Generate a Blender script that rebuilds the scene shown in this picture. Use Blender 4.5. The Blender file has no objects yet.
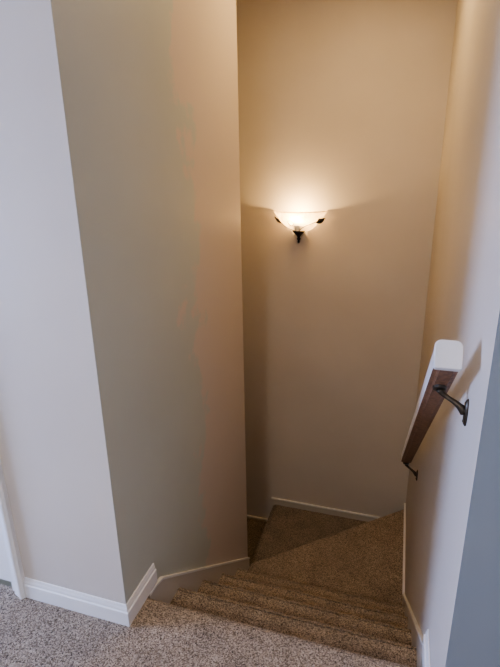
import bpy, bmesh, math, random
from mathutils import Vector, Matrix, noise

random.seed(4)
S = bpy.context.scene
C = S.collection

# ------------------------------------------------------------------ measures
R_ = 0.19            # rise of a step
G_ = 0.2389          # going of a step
XL, XR = -0.7802, 0.169      # faces of the stair walls
YA = 1.0555          # face of the landing wall on the left
YR = 0.910          # face of the landing wall on the right
Y0 = 1.1809          # nosing of the landing
YB = 2.3366          # end of the left stair wall
YK = 3.2171          # face of the wall at the turn
ZC = 2.44            # ceiling
ZB = -2.30           # foot of the stairwell
HX0, HX1, HY0 = -3.3, 1.7, -1.3      # hall

# ------------------------------------------------------------------ helpers
def link(name, me, mat=None, parent=None, kind=None, smooth=False):
    o = bpy.data.objects.new(name, me)
    C.objects.link(o)
    if mat: me.materials.append(mat)
    if parent: o.parent = parent
    if kind: o['kind'] = kind
    if smooth:
        for p in me.polygons: p.use_smooth = True
    return o

def from_bm(name, bm, mat=None, parent=None, kind=None, smooth=False, recalc=True):
    if recalc: bmesh.ops.recalc_face_normals(bm, faces=bm.faces)
    me = bpy.data.meshes.new(name)
    bm.to_mesh(me); bm.free()
    return link(name, me, mat, parent, kind, smooth)

def tag(o, label, cat, group=None):
    o['label'] = label; o['category'] = cat
    if group: o['group'] = group
    return o

def empty(name, loc, label, cat):
    o = bpy.data.objects.new(name, None); C.objects.link(o)
    o.location = loc
    return tag(o, label, cat)

def add_box(bm, x0, x1, y0, y1, z0, z1):
    v = [bm.verts.new((x, y, z)) for x in (x0, x1) for y in (y0, y1) for z in (z0, z1)]
    for f in ((0, 1, 3, 2), (4, 6, 7, 5), (0, 4, 5, 1), (2, 3, 7, 6), (0, 2, 6, 4), (1, 5, 7, 3)):
        bm.faces.new([v[i] for i in f])

def add_prism(bm, pts, axis, a0, a1):
    """extrude a polygon (2-D points) along axis 'x','y' or 'z'"""
    def P(p, a):
        if axis == 'x': return (a, p[0], p[1])
        if axis == 'y': return (p[0], a, p[1])
        return (p[0], p[1], a)
    A = [bm.verts.new(P(p, a0)) for p in pts]
    B = [bm.verts.new(P(p, a1)) for p in pts]
    bm.faces.new(A); bm.faces.new(B[::-1])
    n = len(pts)
    for i in range(n):
        bm.faces.new((A[i], A[(i + 1) % n], B[(i + 1) % n], B[i]))

def add_sweep(bm, path, prof, closed_ends=True):
    """sweep: path is a list of (origin, U, V); prof a closed list of (u,v)"""
    rings = []
    for o, U, V in path:
        rings.append([bm.verts.new(Vector(o) + Vector(U) * u + Vector(V) * v) for u, v in prof])
    n = len(prof)
    for a, b in zip(rings, rings[1:]):
        for i in range(n):
            bm.faces.new((a[i], a[(i + 1) % n], b[(i + 1) % n], b[i]))
    if closed_ends:
        bm.faces.new(rings[0]); bm.faces.new(rings[-1][::-1])

def add_tube(bm, pts, rad, seg=10, flat=1.0):
    pts = [Vector(p) for p in pts]
    path = []
    U = None
    for i, p in enumerate(pts):
        t = (pts[min(i + 1, len(pts) - 1)] - pts[max(i - 1, 0)]).normalized()
        if U is None:
            U = t.orthogonal().normalized()
        U = (U - t * U.dot(t)).normalized()
        V = t.cross(U)
        r = rad[i] if isinstance(rad, (list, tuple)) else rad
        path.append((p, U * r, V * r * flat))
    prof = [(math.cos(2 * math.pi * k / seg), math.sin(2 * math.pi * k / seg)) for k in range(seg)]
    add_sweep(bm, path, prof)

def add_lathe(bm, prof, origin, axis=Vector((0, 0, 1)), seg=24):
    """prof: list of (radius, height) along axis"""
    axis = Vector(axis).normalized()
    U = axis.orthogonal().normalized(); V = axis.cross(U)
    path = [(Vector(origin) + axis * h, U * max(r, 1e-4), V * max(r, 1e-4)) for r, h in prof]
    add_sweep(bm, path, [(math.cos(2 * math.pi * k / seg), math.sin(2 * math.pi * k / seg)) for k in range(seg)])

# ------------------------------------------------------------------ materials
def mat_new(name):
    m = bpy.data.materials.new(name); m.use_nodes = True
    nt = m.node_tree
    return m, nt, nt.nodes['Principled BSDF']

def N(nt, t, **kw):
    n = nt.nodes.new(t)
    for k, v in kw.items():
        if k in n.inputs: n.inputs[k].default_value = v
        else: setattr(n, k, v)
    return n

def ramp(nt, fac, stops):
    r = nt.nodes.new('ShaderNodeValToRGB')
    while len(r.color_ramp.elements) < len(stops): r.color_ramp.elements.new(0.5)
    for e, (p, c) in zip(r.color_ramp.elements, stops):
        e.position = p; e.color = (*c, 1)
    nt.links.new(fac, r.inputs[0])
    return r

def paint(name, col, rough=0.55, bump=0.12, scale=260, spec=0.35, blotch=None):
    m, nt, b = mat_new(name)
    co = N(nt, 'ShaderNodeTexCoord')
    n1 = N(nt, 'ShaderNodeTexNoise', Scale=scale, Detail=3.0)
    nt.links.new(co.outputs['Object'], n1.inputs['Vector'])
    bp = N(nt, 'ShaderNodeBump', Strength=bump, Distance=0.002)
    nt.links.new(n1.outputs['Fac'], bp.inputs['Height'])
    nt.links.new(bp.outputs['Normal'], b.inputs['Normal'])
    n2 = N(nt, 'ShaderNodeTexNoise', Scale=2.2, Detail=4.0)
    nt.links.new(co.outputs['Object'], n2.inputs['Vector'])
    lo = tuple(c * 0.96 for c in col); hi = tuple(min(1, c * 1.03) for c in col)
    r = ramp(nt, n2.outputs['Fac'], [(0.3, lo), (0.7, hi)])
    out = r.outputs['Color']
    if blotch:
        # uneven tone: a ragged border between two wall colours
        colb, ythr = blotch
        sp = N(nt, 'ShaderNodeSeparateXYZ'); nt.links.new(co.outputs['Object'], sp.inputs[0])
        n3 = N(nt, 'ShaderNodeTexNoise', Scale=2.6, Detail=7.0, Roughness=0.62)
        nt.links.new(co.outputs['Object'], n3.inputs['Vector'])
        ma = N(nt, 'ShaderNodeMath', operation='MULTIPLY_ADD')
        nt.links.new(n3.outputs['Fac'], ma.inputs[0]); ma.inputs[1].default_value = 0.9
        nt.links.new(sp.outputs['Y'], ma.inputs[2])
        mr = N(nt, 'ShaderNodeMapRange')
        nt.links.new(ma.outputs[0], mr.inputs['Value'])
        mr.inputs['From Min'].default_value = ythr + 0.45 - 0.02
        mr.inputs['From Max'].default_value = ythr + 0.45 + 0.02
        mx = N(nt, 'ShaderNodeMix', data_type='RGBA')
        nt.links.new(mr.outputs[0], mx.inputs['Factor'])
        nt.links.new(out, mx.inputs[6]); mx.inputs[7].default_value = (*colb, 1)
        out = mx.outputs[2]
    nt.links.new(out, b.inputs['Base Color'])
    b.inputs['Roughness'].default_value = rough
    b.inputs['Specular IOR Level'].default_value = spec
    return m

def carpet_mat(name, tone=1.0):
    m, nt, b = mat_new(name)
    co = N(nt, 'ShaderNodeTexCoord')
    geo = co.outputs['Object']
    v = N(nt, 'ShaderNodeTexVoronoi', Scale=300.0, Randomness=1.0)
    nt.links.new(geo, v.inputs['Vector'])
    n1 = N(nt, 'ShaderNodeTexNoise', Scale=230.0, Detail=4.0, Roughness=0.7)
    nt.links.new(geo, n1.inputs['Vector'])
    sp = N(nt, 'ShaderNodeSeparateColor'); nt.links.new(v.outputs['Color'], sp.inputs[0])
    mx = N(nt, 'ShaderNodeMath', operation='MULTIPLY_ADD')
    nt.links.new(sp.outputs[0], mx.inputs[0]); mx.inputs[1].default_value = 0.55
    sc = N(nt, 'ShaderNodeMath', operation='MULTIPLY'); nt.links.new(n1.outputs['Fac'], sc.inputs[0]); sc.inputs[1].default_value = 0.55
    nt.links.new(sc.outputs[0], mx.inputs[2])
    r = ramp(nt, mx.outputs[0], [(0.2, (0.06, 0.045, 0.032)), (0.40, (0.21, 0.165, 0.12)), (0.6, (0.36, 0.29, 0.218)), (0.88, (0.58, 0.48, 0.375))])
    n2 = N(nt, 'ShaderNodeTexNoise', Scale=9.0, Detail=3.0)
    nt.links.new(geo, n2.inputs['Vector'])
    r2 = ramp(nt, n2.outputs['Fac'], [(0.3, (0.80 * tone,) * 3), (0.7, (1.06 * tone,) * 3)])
    ml = N(nt, 'ShaderNodeMix', data_type='RGBA', blend_type='MULTIPLY'); ml.inputs['Factor'].default_value = 1
    nt.links.new(r.outputs[0], ml.inputs[6]); nt.links.new(r2.outputs[0], ml.inputs[7])
    nt.links.new(ml.outputs[2], b.inputs['Base Color'])
    bp = N(nt, 'ShaderNodeBump', Strength=0.7, Distance=0.004)
    nt.links.new(mx.outputs[0], bp.inputs['Height'])
    nt.links.new(bp.outputs['Normal'], b.inputs['Normal'])
    b.inputs['Roughness'].default_value = 1.0
    b.inputs['Specular IOR Level'].default_value = 0.05
    b.inputs['Sheen Weight'].default_value = 0.15
    return m

WALL = (0.64, 0.585, 0.515)
M_wall = paint('wall_paint', WALL)
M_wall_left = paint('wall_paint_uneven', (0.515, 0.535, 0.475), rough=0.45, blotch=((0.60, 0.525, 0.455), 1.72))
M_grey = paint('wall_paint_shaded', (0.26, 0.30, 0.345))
M_ceil = paint('ceiling_paint', (0.75, 0.72, 0.67), rough=0.9, bump=0.4, scale=120)
M_trim = paint('trim_gloss', (0.80, 0.79, 0.77), rough=0.35, bump=0.02, spec=0.5)
M_skirt = paint('skirt_gloss', (0.60, 0.555, 0.48), rough=0.4, bump=0.03, spec=0.45)
M_carpet = carpet_mat('carpet_pile')
M_carpet_shaded = carpet_mat('carpet_pile_shaded', 0.74)  # darker copy: shade on the far winder and lower steps put into the colour

def simple(name, col, rough, metal=0.0, noise_scale=40, var=0.15):
    m, nt, b = mat_new(name)
    co = N(nt, 'ShaderNodeTexCoord')
    n = N(nt, 'ShaderNodeTexNoise', Scale=noise_scale, Detail=4.0)
    nt.links.new(co.outputs['Object'], n.inputs['Vector'])
    r = ramp(nt, n.outputs['Fac'], [(0.3, tuple(c * (1 - var) for c in col)), (0.7, tuple(min(1, c * (1 + var)) for c in col))])
    nt.links.new(r.outputs[0], b.inputs['Base Color'])
    b.inputs['Roughness'].default_value = rough; b.inputs['Metallic'].default_value = metal
    return m

M_bronze = simple('dark_bronze', (0.07, 0.055, 0.038), 0.38, 0.6)
M_iron = simple('blackened_iron', (0.012, 0.009, 0.007), 0.5, 0.3)
M_brass = simple('aged_brass', (0.16, 0.13, 0.09), 0.38, 0.8)
M_knob = simple('nickel', (0.5, 0.47, 0.42), 0.3, 1.0)
M_railwhite = simple('rail_white', (0.80, 0.78, 0.76), 0.35, 0.0, 6, 0.03)

def wood_mat():
    m, nt, b = mat_new('bare_rail_wood')
    co = N(nt, 'ShaderNodeTexCoord'); mp = N(nt, 'ShaderNodeMapping')
    mp.inputs['Rotation'].default_value = (math.atan2(R_, G_), 0, 0)
    mp.inputs['Scale'].default_value = (60, 3, 60)
    nt.links.new(co.outputs['Object'], mp.inputs[0])
    n = N(nt, 'ShaderNodeTexNoise', Scale=1.5, Detail=6.0, Distortion=0.6)
    nt.links.new(mp.outputs[0], n.inputs['Vector'])
    r = ramp(nt, n.outputs['Fac'], [(0.3, (0.15, 0.072, 0.038)), (0.7, (0.29, 0.155, 0.088))])
    nt.links.new(r.outputs[0], b.inputs['Base Color'])
    b.inputs['Roughness'].default_value = 0.5
    return m
M_wood = wood_mat()

def glass_mat():
    m, nt, b = mat_new('frosted_shade_glass')
    nt.nodes.remove(b)
    out = nt.nodes['Material Output']
    co = N(nt, 'ShaderNodeTexCoord')
    n = N(nt, 'ShaderNodeTexNoise', Scale=14.0, Detail=5.0, Distortion=1.5)
    nt.links.new(co.outputs['Object'], n.inputs['Vector'])
    r = ramp(nt, n.outputs['Fac'], [(0.35, (0.52, 0.42, 0.28)), (0.65, (0.72, 0.64, 0.50))])
    tr = N(nt, 'ShaderNodeBsdfTranslucent'); di = N(nt, 'ShaderNodeBsdfDiffuse')
    gl = N(nt, 'ShaderNodeBsdfGlossy', Roughness=0.2)
    nt.links.new(r.outputs[0], tr.inputs['Color']); nt.links.new(r.outputs[0], di.inputs['Color'])
    m1 = N(nt, 'ShaderNodeMixShader', Fac=0.2)
    nt.links.new(tr.outputs[0], m1.inputs[1]); nt.links.new(di.outputs[0], m1.inputs[2])
    m2 = N(nt, 'ShaderNodeMixShader', Fac=0.05)
    nt.links.new(m1.outputs[0], m2.inputs[1]); nt.links.new(gl.outputs[0], m2.inputs[2])
    em = N(nt, 'ShaderNodeEmission', Strength=0.25)
    nt.links.new(r.outputs[0], em.inputs['Color'])
    ad = N(nt, 'ShaderNodeAddShader')
    nt.links.new(m2.outputs[0], ad.inputs[0]); nt.links.new(em.outputs[0], ad.inputs[1])
    tp = N(nt, 'ShaderNodeBsdfTransparent')
    tp.inputs['Color'].default_value = (1, 0.93, 0.80, 1)
    m3 = N(nt, 'ShaderNodeMixShader', Fac=0.15)
    nt.links.new(ad.outputs[0], m3.inputs[1]); nt.links.new(tp.outputs[0], m3.inputs[2])
    nt.links.new(m3.outputs[0], out.inputs['Surface'])
    return m
M_shade = glass_mat()

def emit_mat():
    m, nt, b = mat_new('lamp_bulb')
    b.inputs['Base Color'].default_value = (1, 0.95, 0.85, 1)
    b.inputs['Emission Color'].default_value = (1.0, 0.80, 0.52, 1)
    b.inputs['Emission Strength'].default_value = 6.0
    return m
M_bulb = emit_mat()

# ------------------------------------------------------------------ room shell
def box_obj(name, x0, x1, y0, y1, z0, z1, mat, kind='structure', parent=None):
    bm = bmesh.new(); add_box(bm, x0, x1, y0, y1, z0, z1)
    return from_bm(name, bm, mat, parent, kind)

T = 0.12
# door opening in the landing wall
DX1 = -1.236; DX0 = DX1 - 0.76; DH = 2.04
bm = bmesh.new()
add_box(bm, DX1, XL, YA, YA + T, 0 - 0.25, ZC)
add_box(bm, DX0, DX1, YA, YA + T, DH, ZC)
add_box(bm, HX0, DX0, YA, YA + T, -0.25, ZC)
wl = from_bm('wall_landing', bm, M_wall, None, 'structure')
wl.data.materials.append(M_wall_left)
for p in wl.data.polygons:
    if p.normal.x > 0.9 and p.center.x > XL - 0.01: p.material_index = 1
box_obj('wall_left', XL - T, XL, YA + T, YB, ZB, ZC, M_wall_left)
box_obj('wall_lower', HX0, XL - T, YB - T, YB, ZB, ZC, M_wall)
box_obj('wall_back', HX0, XR, YK, YK + T, ZB, ZC, M_wall)
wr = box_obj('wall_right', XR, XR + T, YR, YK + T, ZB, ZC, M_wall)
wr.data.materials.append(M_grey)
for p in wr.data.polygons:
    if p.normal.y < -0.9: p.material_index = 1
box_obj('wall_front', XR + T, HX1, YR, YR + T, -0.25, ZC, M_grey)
box_obj('ceiling', HX0 - T, HX1 + T, HY0 - T, YK + T, ZC, ZC + 0.1, M_ceil)
# rest of the hall behind the viewpoint, with a window in its left end
box_obj('wall_hall', HX0, HX1, HY0 - T, HY0, -0.25, ZC, M_wall)
box_obj('wall_end', HX1, HX1 + T, HY0 - T, YR + T, -0.25, ZC, M_wall)
WY0, WY1, WZ0, WZ1 = -0.15, 0.80, 0.25, 1.75
bm = bmesh.new()
add_box(bm, HX0 - T, HX0, HY0 - T, WY0, -0.25, ZC)
add_box(bm, HX0 - T, HX0, WY1, YA + T, -0.25, ZC)
add_box(bm, HX0 - T, HX0, WY0, WY1, -0.25, WZ0)
add_box(bm, HX0 - T, HX0, WY0, WY1, WZ1, ZC)
from_bm('wall_window', bm, M_wall, None, 'structure')
box_obj('wall_well', HX0 - T, HX0, YB - T, YK + T, ZB, ZC, M_wall)
box_obj('floor_well', HX0 - T, XR + T, YB - T, YK + T, ZB - 0.1, ZB, M_carpet)
# window frame
bm = bmesh.new()
f = 0.05
xa, xb = HX0 - 0.09, HX0 - 0.04
add_box(bm, xa, xb, WY0, WY0 + f, WZ0, WZ1); add_box(bm, xa, xb, WY1 - f, WY1, WZ0, WZ1)
add_box(bm, xa, xb, WY0 + f, WY1 - f, WZ0, WZ0 + f); add_box(bm, xa, xb, WY0 + f, WY1 - f, WZ1 - f, WZ1)
add_box(bm, xa + .005, xb - .005, WY0 + f, WY1 - f, (WZ0 + WZ1) / 2 - .02, (WZ0 + WZ1) / 2 + .02)
from_bm('window_1', bm, M_trim, None, 'structure')

# ------------------------------------------------------------------ carpet
def pile(p, amp):
    a = noise.noise(p * 130.0) * 0.55 + noise.noise(p * 260.0 + Vector((7, 3, 1))) * 0.45
    b = noise.noise(p * 14.0)
    return amp * (a + 0.35 * b)

def steps_between(a, b, d):
    n = max(1, int(round((b - a) / d)))
    return [a + (b - a) * i / n for i in range(n + 1)]

def add_grid(bm, U, V, fn):
    vs = [[bm.verts.new(fn(u, v)) for v in V] for u in U]
    for i in range(len(U) - 1):
        for j in range(len(V) - 1):
            bm.faces.new((vs[i][j], vs[i + 1][j], vs[i + 1][j + 1], vs[i][j + 1]))

RN = 0.028     # radius of a carpeted nosing
AMP = 0.0042

def add_nosing(bm, a, b, z, depth, d, amp=AMP):
    """rounded nosing and riser along the edge a-b; the step lies on the left of a->b"""
    a, b = Vector((*a, 0)), Vector((*b, 0))
    L = (b - a).length; t = (b - a).normalized(); inn = Vector((-t.y, t.x, 0))
    prof = []
    for k in range(13):
        th = math.pi * k / 12
        prof.append((RN - RN * math.sin(th), -RN + RN * math.cos(th), math.sin(th), math.cos(th)))
    for zz in steps_between(-2 * RN, -depth, 0.01)[1:]:
        prof.append((RN + 0.004, zz, 1, 0))
    def fn(u, k):
        dd, zz, no, nz = prof[k]
        nrm = -inn * no + Vector((0, 0, nz))
        p = a + t * u + inn * dd + Vector((0, 0, z + zz))
        return p + nrm * pile(p, amp)
    add_grid(bm, steps_between(0, L, d), range(len(prof)), fn)

def add_top(bm, poly, z, d, amp=AMP):
    """finely gridded carpet surface clipped to a convex polygon (counter-clockwise)"""
    xs = [p[0] for p in poly]; ys = [p[1] for p in poly]
    t = bmesh.new()
    add_grid(t, steps_between(min(xs), max(xs), d), steps_between(min(ys), max(ys), d), lambda u, v: Vector((u, v, z)))
    n = len(poly)
    for i in range(n):
        a, b = Vector((*poly[i], 0)), Vector((*poly[(i + 1) % n], 0))
        e = (b - a).normalized()
        out = Vector((e.y, -e.x, 0))
        bmesh.ops.bisect_plane(t, geom=t.verts[:] + t.edges[:] + t.faces[:], plane_co=a, plane_no=out, clear_outer=True, dist=1e-5)
    for v in t.verts:
        v.co.z += pile(v.co, amp)
    me = bpy.data.meshes.new('tmp'); t.to_mesh(me); t.free()
    bm.from_mesh(me); bpy.data.meshes.remove(me)

def inset_edge(poly, i, dist):
    """move edge i of a ccw polygon inwards by dist (adjacent edges keep their lines)"""
    n = len(poly)
    P = [Vector(p) for p in poly]
    a, b = P[i], P[(i + 1) % n]
    e = (b - a).normalized(); inn = Vector((-e.y, e.x))
    a2, b2 = a + inn * dist, b + inn * dist
    def isect(p, q, r, s):
        d1, d2 = q - p, s - r
        k = ((r - p).x * d2.y - (r - p).y * d2.x) / (d1.x * d2.y - d1.y * d2.x)
        return p + d1 * k
    na = isect(a2, b2, P[i - 1], a); nb = isect(a2, b2, b, P[(i + 2) % n])
    Q = [tuple(p) for p in P]; Q[i] = tuple(na); Q[(i + 1) % n] = tuple(nb)
    return Q

def make_step(name, poly, edge, z, d, parent, kind=None, label=None, depth=R_ + 0.012, mat=None):
    bm = bmesh.new()
    add_top(bm, inset_edge(poly, edge, RN), z, d)
    add_nosing(bm, poly[edge], poly[(edge + 1) % len(poly)], z, depth, d)
    bmesh.ops.remove_doubles(bm, verts=bm.verts, dist=0.0004)
    o = from_bm(name, bm, mat or M_carpet, parent, kind, smooth=True, recalc=False)
    if label: o['label'] = label
    return o

# landing: hall carpet, then the strip between the stair walls with its nosing
bm = bmesh.new()
xs = steps_between(HX0, -1.5, 0.1)[:-1] + steps_between(-1.5, XR + .01, 0.0035) + steps_between(XR + .01, HX1, 0.1)[1:]
ys = steps_between(HY0, 0.6, 0.1)[:-1] + steps_between(0.6, YA + .012, 0.0035)
def fl(u, v):
    p = Vector((u, v, 0)); p.z += pile(p, AMP); return p
add_grid(bm, xs, ys, fl)
x_edge0, x_edge1 = XL, XR
add_top(bm, [(x_edge0, YA + .012), (x_edge1, YA + .012), (x_edge1, Y0 - RN), (x_edge0, Y0 - RN)], 0, 0.0035)
add_nosing(bm, (x_edge1, Y0), (x_edge0, Y0), 0, R_ + .012, 0.0035)
from_bm('floor', bm, M_carpet, None, 'structure', smooth=True, recalc=False)

stairs = empty('staircase', (XL + 0.47, Y0, -0.95), 'winding flight of stairs under speckled brown carpet going down between the walls', 'stairs')
stairs.location = (0, 0, 0)
SKT = 0.010
for k in range(1, 5):
    y1 = Y0 + G_ * k
    y0 = y1 - G_ + RN
    poly = [(XL, y0), (XR, y0), (XR, y1), (XL, y1)]
    make_step('step', poly, 2, -R_ * k, 0.0045, stairs)
# winders round the end of the left wall
yw = Y0 + 4 * G_ + RN
PIV = (XL + 0.0, YB + 0.035)
make_step('winder_step', [(XL, yw), (XR, yw), (XR, YK - 0.002), PIV], 2, -5 * R_, 0.006, stairs, label='triangular step running to the right-hand corner')
xn = XL - 0.065
make_step('winder_step', [PIV, (XR - 0.0, YK - 0.03), (XR, YK), (xn, YK), (xn, YB)], 3, -6 * R_, 0.007, stairs, label='triangular step along the far wall', mat=M_carpet_shaded)
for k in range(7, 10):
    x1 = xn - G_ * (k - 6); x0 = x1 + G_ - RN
    make_step('step', [(x1, YB), (x0, YB), (x0, YK), (x1, YK)], 3, -k * R_, 0.012, stairs, mat=M_carpet_shaded)

# ------------------------------------------------------------------ baseboards, skirts, casing
BH, BT = 0.082, 0.0115
BPROF = [(0, 0), (BT, 0), (BT, BH - 0.027), (BT - .002, BH - .025), (BT - .004, BH - .0235), (BT - .004, BH - .018),
         (BT - .0045, BH - .015), (BT - .0065, BH - .009), (BT - .0075, BH - .003), (BT - .009, BH), (0, BH)]
def baseboard(name, a, b, out, miter_a=0, miter_b=0, mat=None):
    """moulded board from a to b on the floor, sticking out along out; miter +1 lengthens the front"""
    a, b, out = Vector((*a, 0)), Vector((*b, 0)), Vector((*out, 0))
    t = (b - a).normalized()
    bm = bmesh.new()
    path = [(a, out - t * miter_a, Vector((0, 0, 1))), (b, out + t * miter_b, Vector((0, 0, 1)))]
    add_sweep(bm, path, BPROF)
    return from_bm(name, bm, mat or M_trim, None, 'structure')
CASR = -1.186    # outer edge of the door casing
YBE = 1.243      # end of the stair-side boards
baseboard('baseboard_landing', (CASR, YA), (XL, YA), (0, -1), 0, 1)
baseboard('baseboard_left', (XL, YA), (XL, YBE), (1, 0), 1, 0)
baseboard('baseboard_right', (XR, YBE), (XR, YR), (-1, 0), 0, 1)
baseboard('baseboard_front', (XR, YR), (HX1, YR), (0, -1), 1, 0)

def skirt(name, pts, axis, face, out, bottom_drop=0.30, thick=SKT, cap=0.010, capt=0.003, capmat=None):
    """skirt board following pts (along,z) on a wall, with a thin lighter cap bead along its top"""
    bm = bmesh.new()
    poly = list(pts) + [(p[0], p[1] - bottom_drop) for p in reversed(pts)]
    add_prism(bm, poly, axis, face, face + out * thick)
    o = from_bm(name, bm, M_skirt, None, 'structure')
    bm = bmesh.new()
    poly = list(pts) + [(p[0], p[1] - cap) for p in reversed(pts)]
    lift = 0.0015
    poly = [(p[0], p[1] + lift) for p in poly]
    add_prism(bm, poly, axis, face, face + out * (thick + capt))
    from_bm('cap', bm, capmat or M_trim, o, 'structure')
    return o

slope = R_ / G_
SKH = 0.055
zS = lambda y: -(y - Y0) * slope + SKH
# left wall: short level head, then the slope down to the end of the wall
skirt('trim_1', [(Y0 + 0.004, -0.0035), (1.232, -0.006), (1.283, -0.022), (YB - 0.0, -0.022 - (YB - 1.283) * 0.812)], 'x', XL, 1)
# right wall: slope, then level along the winder
yS = 2.362
skirt('trim_2', [(YBE - 0.0, -0.915 + (yS - YBE) * 0.835), (yS, -0.915), (YK - SKT, -0.915)], 'x', XR, -1, bottom_drop=0.22)
# wall at the turn: level along the second winder, one step lower on the left
skirt('trim_3', [(xn - 0.012, -1.084), (XR - SKT, -1.084)], 'y', YK, -1, bottom_drop=0.12)
skirt('trim_4', [(xn - 0.3, -1.305), (xn - 0.012, -1.305)], 'y', YK, -1, bottom_drop=0.12)

# door in the landing wall
door = link('door_1', bpy.data.meshes.new('door_1'), None, None, 'structure')
bm = bmesh.new()
dz0 = 0.014; dy = YA + 0.020
def door_panel(bm):
    st = 0.11
    x0, x1 = DX0 + 0.022, DX1 - 0.022
    zs = [dz0, 0.22, 0.98, 1.10, 1.90, DH - 0.022]
    add_box(bm, x0, x0 + st, dy, dy + .035, zs[0], zs[-1]); add_box(bm, x1 - st, x1, dy, dy + .035, zs[0], zs[-1])
    for a, b in ((0, 1), (2, 3), (4, 5)):
        add_box(bm, x0 + st, x1 - st, dy, dy + .035, zs[a], zs[b])
    for a, b in ((1, 2), (3, 4)):
        xa, xb, za, zb = x0 + st, x1 - st, zs[a], zs[b]
        add_box(bm, xa, xb, dy + .012, dy + .025, za, zb)
        add_box(bm, xa + .05, xb - .05, dy + .004, dy + .013, za + .05, zb - .05)
door_panel(bm)
me = bpy.data.meshes.new('door_leaf'); bmesh.ops.recalc_face_normals(bm, faces=bm.faces); bm.to_mesh(me); bm.free()
door.data = me; me.materials.append(M_trim)
bm = bmesh.new()
CW, CT = 0.050, 0.024
cprof = [(0, 0), (CW, 0), (CW, .015), (CW - .006, .019), (CW - .010, .0235), (CW - .017, .024), (CW - .022, .020), (.014, .015), (.008, .014), (.006, .011), (0, .010)]
cx1 = CASR; cx0 = DX0 - (CASR - DX1)
zt = DH + (CASR - DX1) 
# u points from the opening outwards, v out of the wall; mitred head
add_sweep(bm, [((cx1 - CW, YA, 0.0), (1, 0, 0), (0, -1, 0)), ((cx1 - CW, YA, zt - CW), (1, 0, 1), (0, -1, 0)),
               ((cx0 + CW, YA, zt - CW), (-1, 0, 1), (0, -1, 0)), ((cx0 + CW, YA, 0.0), (-1, 0, 0), (0, -1, 0))], cprof)
from_bm('door_casing', bm, M_trim, door, 'structure')
bm = bmesh.new()
add_box(bm, DX1 - .019, DX1, YA + .0, YA + T, 0, DH); add_box(bm, DX0, DX0 + .019, YA, YA + T, 0, DH)
add_box(bm, DX0 + .019, DX1 - .019, YA, YA + T, DH - .019, DH)
add_box(bm, DX1 - .032, DX1 - .019, dy + .037, dy + .07, 0, DH - .019)
from_bm('door_jamb', bm, M_trim, door, 'structure')
bm = bmesh.new()
add_lathe(bm, [(.0, 0), (.032, 0), (.032, .006), (.012, .010), (.011, .030), (.02, .036), (.027, .046), (.026, .058), (.015, .066), (0, .067)],
          (DX0 + .09, dy, 0.93), (0, -1, 0))
from_bm('door_knob', bm, M_knob, door, 'structure', smooth=True)
box_obj('wall_closet', DX0 - .2, DX1 + .2, YA + T + .5, YA + T + .52, -.1, DH + .1, M_wall)

# ------------------------------------------------------------------ handrail
RX = 0.1065; HW = 0.0265
ang = math.atan(slope)
dirv = Vector((0, math.cos(ang), -math.sin(ang)))
upv = Vector((0, math.sin(ang), math.cos(ang)))
RA = Vector((RX, 1.000, 1.043))          # bottom of the near end
RL = (2.42 - 1.000) / math.cos(ang)
rail = empty('handrail', (XR, 1.11, 0.90), 'white handrail with bare brown wood underside running down the right wall', 'handrail')
base = Vector((XR, 1.11, 0.90))
def rel(bm):
    bmesh.ops.translate(bm, verts=bm.verts, vec=-base); return bm
RH = 0.060
prof = [(-HW + .013, 0.0), (HW - .013, 0.0), (HW - .0125, .003), (HW - .009, .0065), (HW - .001, .0085), (HW, .011), (HW, .0155), (HW - .0018, .0168), (HW - .0018, .0185), (HW, .020)]
for k in range(0, 7):
    th = math.radians(90 * k / 6); rr = 0.013
    prof.append((HW - rr + rr * math.cos(th), RH - rr + rr * math.sin(th)))
prof += [(-u, v) for u, v in reversed(prof[2:])]
bm = bmesh.new()
npt = 24
add_sweep(bm, [(RA + dirv * (RL * i / npt), Vector((1, 0, 0)), upv) for i in range(npt + 1)], prof)
ro = from_bm('rail', rel(bm), M_railwhite, rail)
ro.data.materials.append(M_wood)
bpy.context.view_layer.update()
me = ro.data
for p in me.polygons:
    c = p.center + base - RA
    if c.dot(upv) < 0.0082 and abs(p.normal.dot(dirv)) < 0.5 and (c.x + base.x - RX > -0.0145): p.material_index = 1
# squared end piece at the head of the rail
bm = bmesh.new()
cp = []
for (cu, cv, a0, rr) in ((HW - .004, .003, -90, .003), (HW - .013, RH - .013, 0, .013), (-HW + .013, RH - .013, 90, .013), (-HW + .004, .003, 180, .003)):
    for k in range(6):
        th = math.radians(a0 + 90 * k / 5)
        cp.append((cu + (rr + .0012) * math.cos(th), cv + (rr + .0012) * math.sin(th)))
cc = sum((Vector(q) for q in cp), Vector((0, 0))) / len(cp)
add_sweep(bm, [(RA - dirv * d_ + Vector((cc.x, 0, 0)) + upv * cc.y, Vector((s_, 0, 0)), upv * s_) for d_, s_ in ((-.012, 1), (.003, 1), (.0045, .975), (.005, .93))],
          [(u - cc.x, v - cc.y) for u, v in cp])
from_bm('end_cap', rel(bm), M_railwhite, rail)

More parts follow.
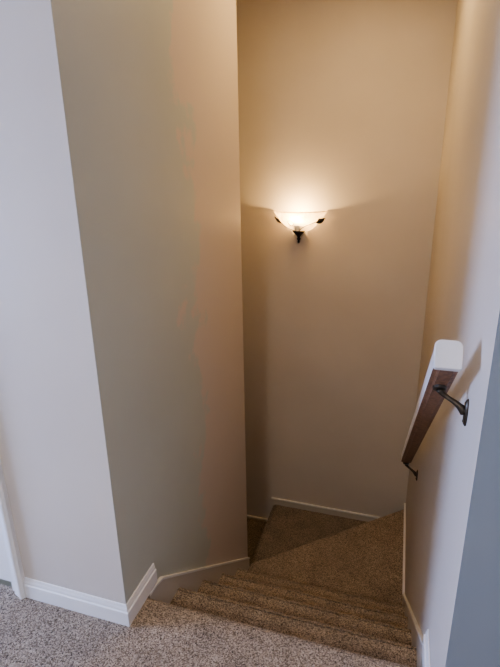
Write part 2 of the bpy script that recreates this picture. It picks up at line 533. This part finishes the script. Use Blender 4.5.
def bracket(s, wz_drop):
    """bracket under the rail at distance s from its near end"""
    top = RA + dirv * s
    o = bpy.data.objects.new('bracket', None); C.objects.link(o); o.parent = rail
    o['label'] = 'dark bronze bracket holding the rail off the wall' 
    wall = Vector((XR, top.y - 0.022, top.z - wz_drop))
    bm = bmesh.new()
    # saddle under the rail
    add_sweep(bm, [(top - upv * .0005 - dirv * .0, Vector((.016, 0, 0)), dirv * .024), (top - upv * .006, Vector((.014, 0, 0)), dirv * .021)],
              [(math.cos(2 * math.pi * k / 20), math.sin(2 * math.pi * k / 20)) for k in range(20)])
    from_bm('saddle', rel(bm), M_bronze, o, smooth=False)
    bm = bmesh.new()
    p0 = top - upv * .006; p3 = wall + Vector((-.006, 0, 0))
    pts = []; rad = []
    for k in range(15):
        t = k / 14
        a = p0 + Vector((-.002, 0, -.014)); 
        c1 = p0 + Vector((.012, 0, -.020)); c2 = p3 + Vector((-.016, 0, .026))
        q = ((1 - t) ** 3) * p0 + 3 * (1 - t) ** 2 * t * c1 + 3 * (1 - t) * t * t * c2 + t ** 3 * p3
        pts.append(q); rad.append(.0085 - .003 * math.sin(math.pi * min(1, t * 1.2)) + .002 * max(0, t - .8) / .2)
    add_tube(bm, pts, rad, 12)
    from_bm('arm', rel(bm), M_bronze, o, smooth=True)
    bm = bmesh.new()
    # tall oval wall plate
    add_sweep(bm, [(wall + Vector((-h, 0, 0)), Vector((0, .014 * s_, 0)), Vector((0, 0, .034 * s_))) for h, s_ in ((0, 1), (.003, 1), (.006, .85), (.0075, .5))],
              [(math.cos(2 * math.pi * k / 28), math.sin(2 * math.pi * k / 28)) for k in range(28)])
    pl = from_bm('wall_plate', rel(bm), M_bronze, o, smooth=False)
    for zz in (-.022, .022):
        bm = bmesh.new()
        add_lathe(bm, [(0, 0), (.004, 0), (.0035, .0018), (0, .0025)], wall + Vector((-.0062, 0, zz)), (-1, 0, 0), 12)
        from_bm('screw', rel(bm), M_brass, pl, smooth=True)
bracket(0.150, 0.047)
bracket(RL - 0.03, 0.050)

# ------------------------------------------------------------------ wall sconce
LX, LZ = -0.662, 1.182
LY = YK
sc_base = Vector((LX, LY, LZ - 0.10))
sconce = empty('wall_sconce', sc_base, 'lit wall sconce with cream glass half bowl and dark metal leaves', 'wall lamp')
RW, RD, BHH = 0.176, 0.165, 0.132
def bowl_pt(a, t, off=0.0):
    """a: 0..pi round the front, t: 0 bottom..1 rim"""
    r = (0.045 + 0.131 * t ** 0.64) / 0.176
    x = RW * r * math.cos(a); y = -RD * r * math.sin(a)
    n = Vector((math.cos(a), -math.sin(a), -0.8)).normalized()
    return Vector((LX + x, LY + y - 0.004, LZ - BHH * (1 - t))) + n * off
def srel(bm):
    bmesh.ops.translate(bm, verts=bm.verts, vec=-sc_base); return bm
bm = bmesh.new()
na, ntt = 48, 18
rows = []
for off in (0.0,):
    rows.append([[bm.verts.new(bowl_pt(math.pi * i / na, j / ntt, off)) for j in range(ntt + 1)] for i in range(na + 1)])
for q, g in enumerate(rows):
    for i in range(na):
        for j in range(ntt):
            f4 = (g[i][j], g[i + 1][j], g[i + 1][j + 1], g[i][j + 1])
            bm.faces.new(f4 if q == 0 else f4[::-1])
from_bm('glass_shade', srel(bm), M_shade, sconce, smooth=True)
# two raised rims on the glass
bm = bmesh.new()
for t, r in ((1.0, .0035),):
    add_tube(bm, [bowl_pt(math.pi * i / 40, t, 0.0) for i in range(41)], r, 8)
from_bm('rim', srel(bm), M_shade, sconce, smooth=True)
# bottom cap and finial (half turned, standing just off the wall)
bm = bmesh.new()
fy = LY - 0.036
add_lathe(bm, [(0, -.074), (.004, -.073), (.008, -.066), (.006, -.058), (.010, -.052), (.013, -.044), (.009, -.036), (.013, -.028), (.021, -.018), (.032, -.008), (.041, .001), (.040, .006), (0, .006)],
          (LX, fy - .004, LZ - BHH), (0, 0, 1), 28)
for v in bm.verts:
    if v.co.y > LY - .001: v.co.y = LY - .001
from_bm('finial', srel(bm), M_iron, sconce, smooth=True)
bm = bmesh.new()
add_sweep(bm, [(Vector((LX, LY - h, LZ - .075)), Vector((.05 * s_, 0, 0)), Vector((0, 0, .058 * s_))) for h, s_ in ((0, 1), (.008, 1), (.012, .9))],
          [(math.cos(2 * math.pi * k / 32), math.sin(2 * math.pi * k / 32)) for k in range(32)])
from_bm('back_plate', srel(bm), M_iron, sconce)
# vines over the glass, each ending in a leaf near the rim
def vine(path_at):
    bm = bmesh.new()
    pts = [bowl_pt(a, t, 0.004) for a, t in path_at]
    add_tube(bm, pts, 0.0019, 8)
    return from_bm('vine', srel(bm), M_iron, sconce, smooth=True)
def interp(pts, n=30):
    out = []
    for i in range(n + 1):
        s = i / n * (len(pts) - 1); k = min(int(s), len(pts) - 2); f_ = s - k
        p0 = pts[max(k - 1, 0)]; p1 = pts[k]; p2 = pts[k + 1]; p3 = pts[min(k + 2, len(pts) - 1)]
        out.append(tuple(0.5 * ((2 * p1[c]) + (-p0[c] + p2[c]) * f_ + (2 * p0[c] - 5 * p1[c] + 4 * p2[c] - p3[c]) * f_ ** 2 + (-p0[c] + 3 * p1[c] - 3 * p2[c] + p3[c]) * f_ ** 3) for c in (0, 1)))
    return out
R = math.radians
vr = vine(interp([(R(85), .03), (R(78), .16), (R(62), .34), (R(42), .46), (R(25), .56), (R(12), .66)]))
vl = vine(interp([(R(95), .03), (R(112), .10), (R(132), .22), (R(150), .40), (R(163), .56), (R(172), .68)]))
curl = []
for i in range(26):
    th = 2 * math.pi * i / 25
    curl.append((R(107) + .14 * math.cos(th), .48 + .13 * math.sin(th)))
bm = bmesh.new()
add_tube(bm, [bowl_pt(a, t, .003) for a, t in curl], .0017, 6)
from_bm('curl', srel(bm), M_iron, sconce, smooth=True)
def leaf(c, d, length, width, nrm):
    c, d, nrm = Vector(c), Vector(d).normalized(), Vector(nrm).normalized()
    side = d.cross(nrm).normalized()
    bm = bmesh.new()
    n = 10; top = []; L_ = []; R2 = []
    rows_ = []
    for i in range(n + 1):
        s = i / n
        w = width * math.sin(math.pi * (s ** .8)) * (1 - .25 * s) + .0004
        m = c + d * (length * (s - .5)) + nrm * (.006 * math.sin(math.pi * s))
        rows_.append([bm.verts.new(m - side * w - nrm * .003), bm.verts.new(m + nrm * .002), bm.verts.new(m + side * w - nrm * .003), bm.verts.new(m - nrm * .004)])
    for a, b in zip(rows_, rows_[1:]):
        for k in range(4):
            bm.faces.new((a[k], a[(k + 1) % 4], b[(k + 1) % 4], b[k]))
    bm.faces.new(rows_[0]); bm.faces.new(rows_[-1][::-1])
    return from_bm('leaf', srel(bm), M_iron, sconce, smooth=True)
cr = bowl_pt(R(20), .62, .012); leaf(cr, (1, -.1, .45), .072, .020, (.35, -.9, -.2))
cl = bowl_pt(R(166), .60, .010); leaf(cl, (-1, 0, .95), .060, .016, (-.6, -.75, -.4))
# socket and bulb inside the bowl
bm = bmesh.new()
add_lathe(bm, [(.0, -.0), (.014, .0), (.016, .03), (.013, .034), (0, .034)], (LX, LY - .098, LZ - .118), (0, 0, 1), 20)
from_bm('socket', srel(bm), M_trim, sconce, smooth=True)
bm = bmesh.new()
add_lathe(bm, [(.0, 0), (.011, .0), (.013, .008), (.020, .020), (.0225, .030), (.020, .041), (.012, .050), (0, .053)], (LX, LY - .098, LZ - .084), (0, 0, 1), 20)
bo = from_bm('bulb', srel(bm), M_bulb, sconce, smooth=True)
bo.visible_shadow = True

# ------------------------------------------------------------------ light
def light(name, kind, loc, energy, col, **kw):
    l = bpy.data.lights.new(name, kind); l.energy = energy; l.color = col
    for k, v in kw.items(): setattr(l, k, v)
    o = bpy.data.objects.new(name, l); C.objects.link(o); o.location = loc
    return o
light('sconce_light', 'POINT', (LX, LY - .105, LZ - .034), 10.0, (1.0, 0.63, 0.27), shadow_soft_size=0.0255)
# daylight through the hall window
w = light('window_daylight', 'AREA', (HX0 - .14, (WY0 + WY1) / 2, (WZ0 + WZ1) / 2), 140.0, (0.40, 0.54, 1.0), shape='RECTANGLE', size=WZ1 - WZ0, size_y=WY1 - WY0)
w.rotation_euler = Vector((-1, 0, 0)).to_track_quat('Z', 'Y').to_euler()
# unseen lamp added behind the viewpoint to throw shadow stripes on the treads
light('added_hall_light', 'AREA', (-0.35, -1.12, ZC - .10), 18.0, (1.0, 0.91, 0.82), shape='DISK', size=0.30)
light('stairwell_fill_light', 'AREA', (-0.3, 2.3, ZC - .02), 7.0, (1.0, 0.69, 0.33), shape='DISK', size=0.6)  # unseen lamp added over the stairs as warm fill

wd = bpy.data.worlds.new('world'); S.world = wd; wd.use_nodes = True
bg = wd.node_tree.nodes['Background']
bg.inputs[0].default_value = (0.55, 0.65, 0.8, 1); bg.inputs[1].default_value = 0.3

# ------------------------------------------------------------------ camera
F, PT, YW, RO, H = 486.7298, 0.323, -0.3073, -0.0162, 1.434
fw = Vector((math.sin(YW) * math.cos(PT), math.cos(YW) * math.cos(PT), -math.sin(PT)))
rt = Vector((math.cos(YW), -math.sin(YW), 0)); up = rt.cross(fw)
rt2 = rt * math.cos(RO) + up * math.sin(RO); up2 = -rt * math.sin(RO) + up * math.cos(RO)
cd = bpy.data.cameras.new('camera'); cam = bpy.data.objects.new('camera', cd); C.objects.link(cam)
cd.sensor_fit = 'VERTICAL'; cd.sensor_height = 36; cd.lens = F / 667 * 36; cd.clip_start = 0.02
m = Matrix.Identity(4)
for i in range(3):
    m[i][0] = rt2[i]; m[i][1] = up2[i]; m[i][2] = -fw[i]
m[2][3] = H
cam.matrix_world = m
S.camera = cam
S.view_settings.view_transform = 'AgX'
S.view_settings.exposure = 0.66
S.view_settings.look = 'AgX - Medium High Contrast'
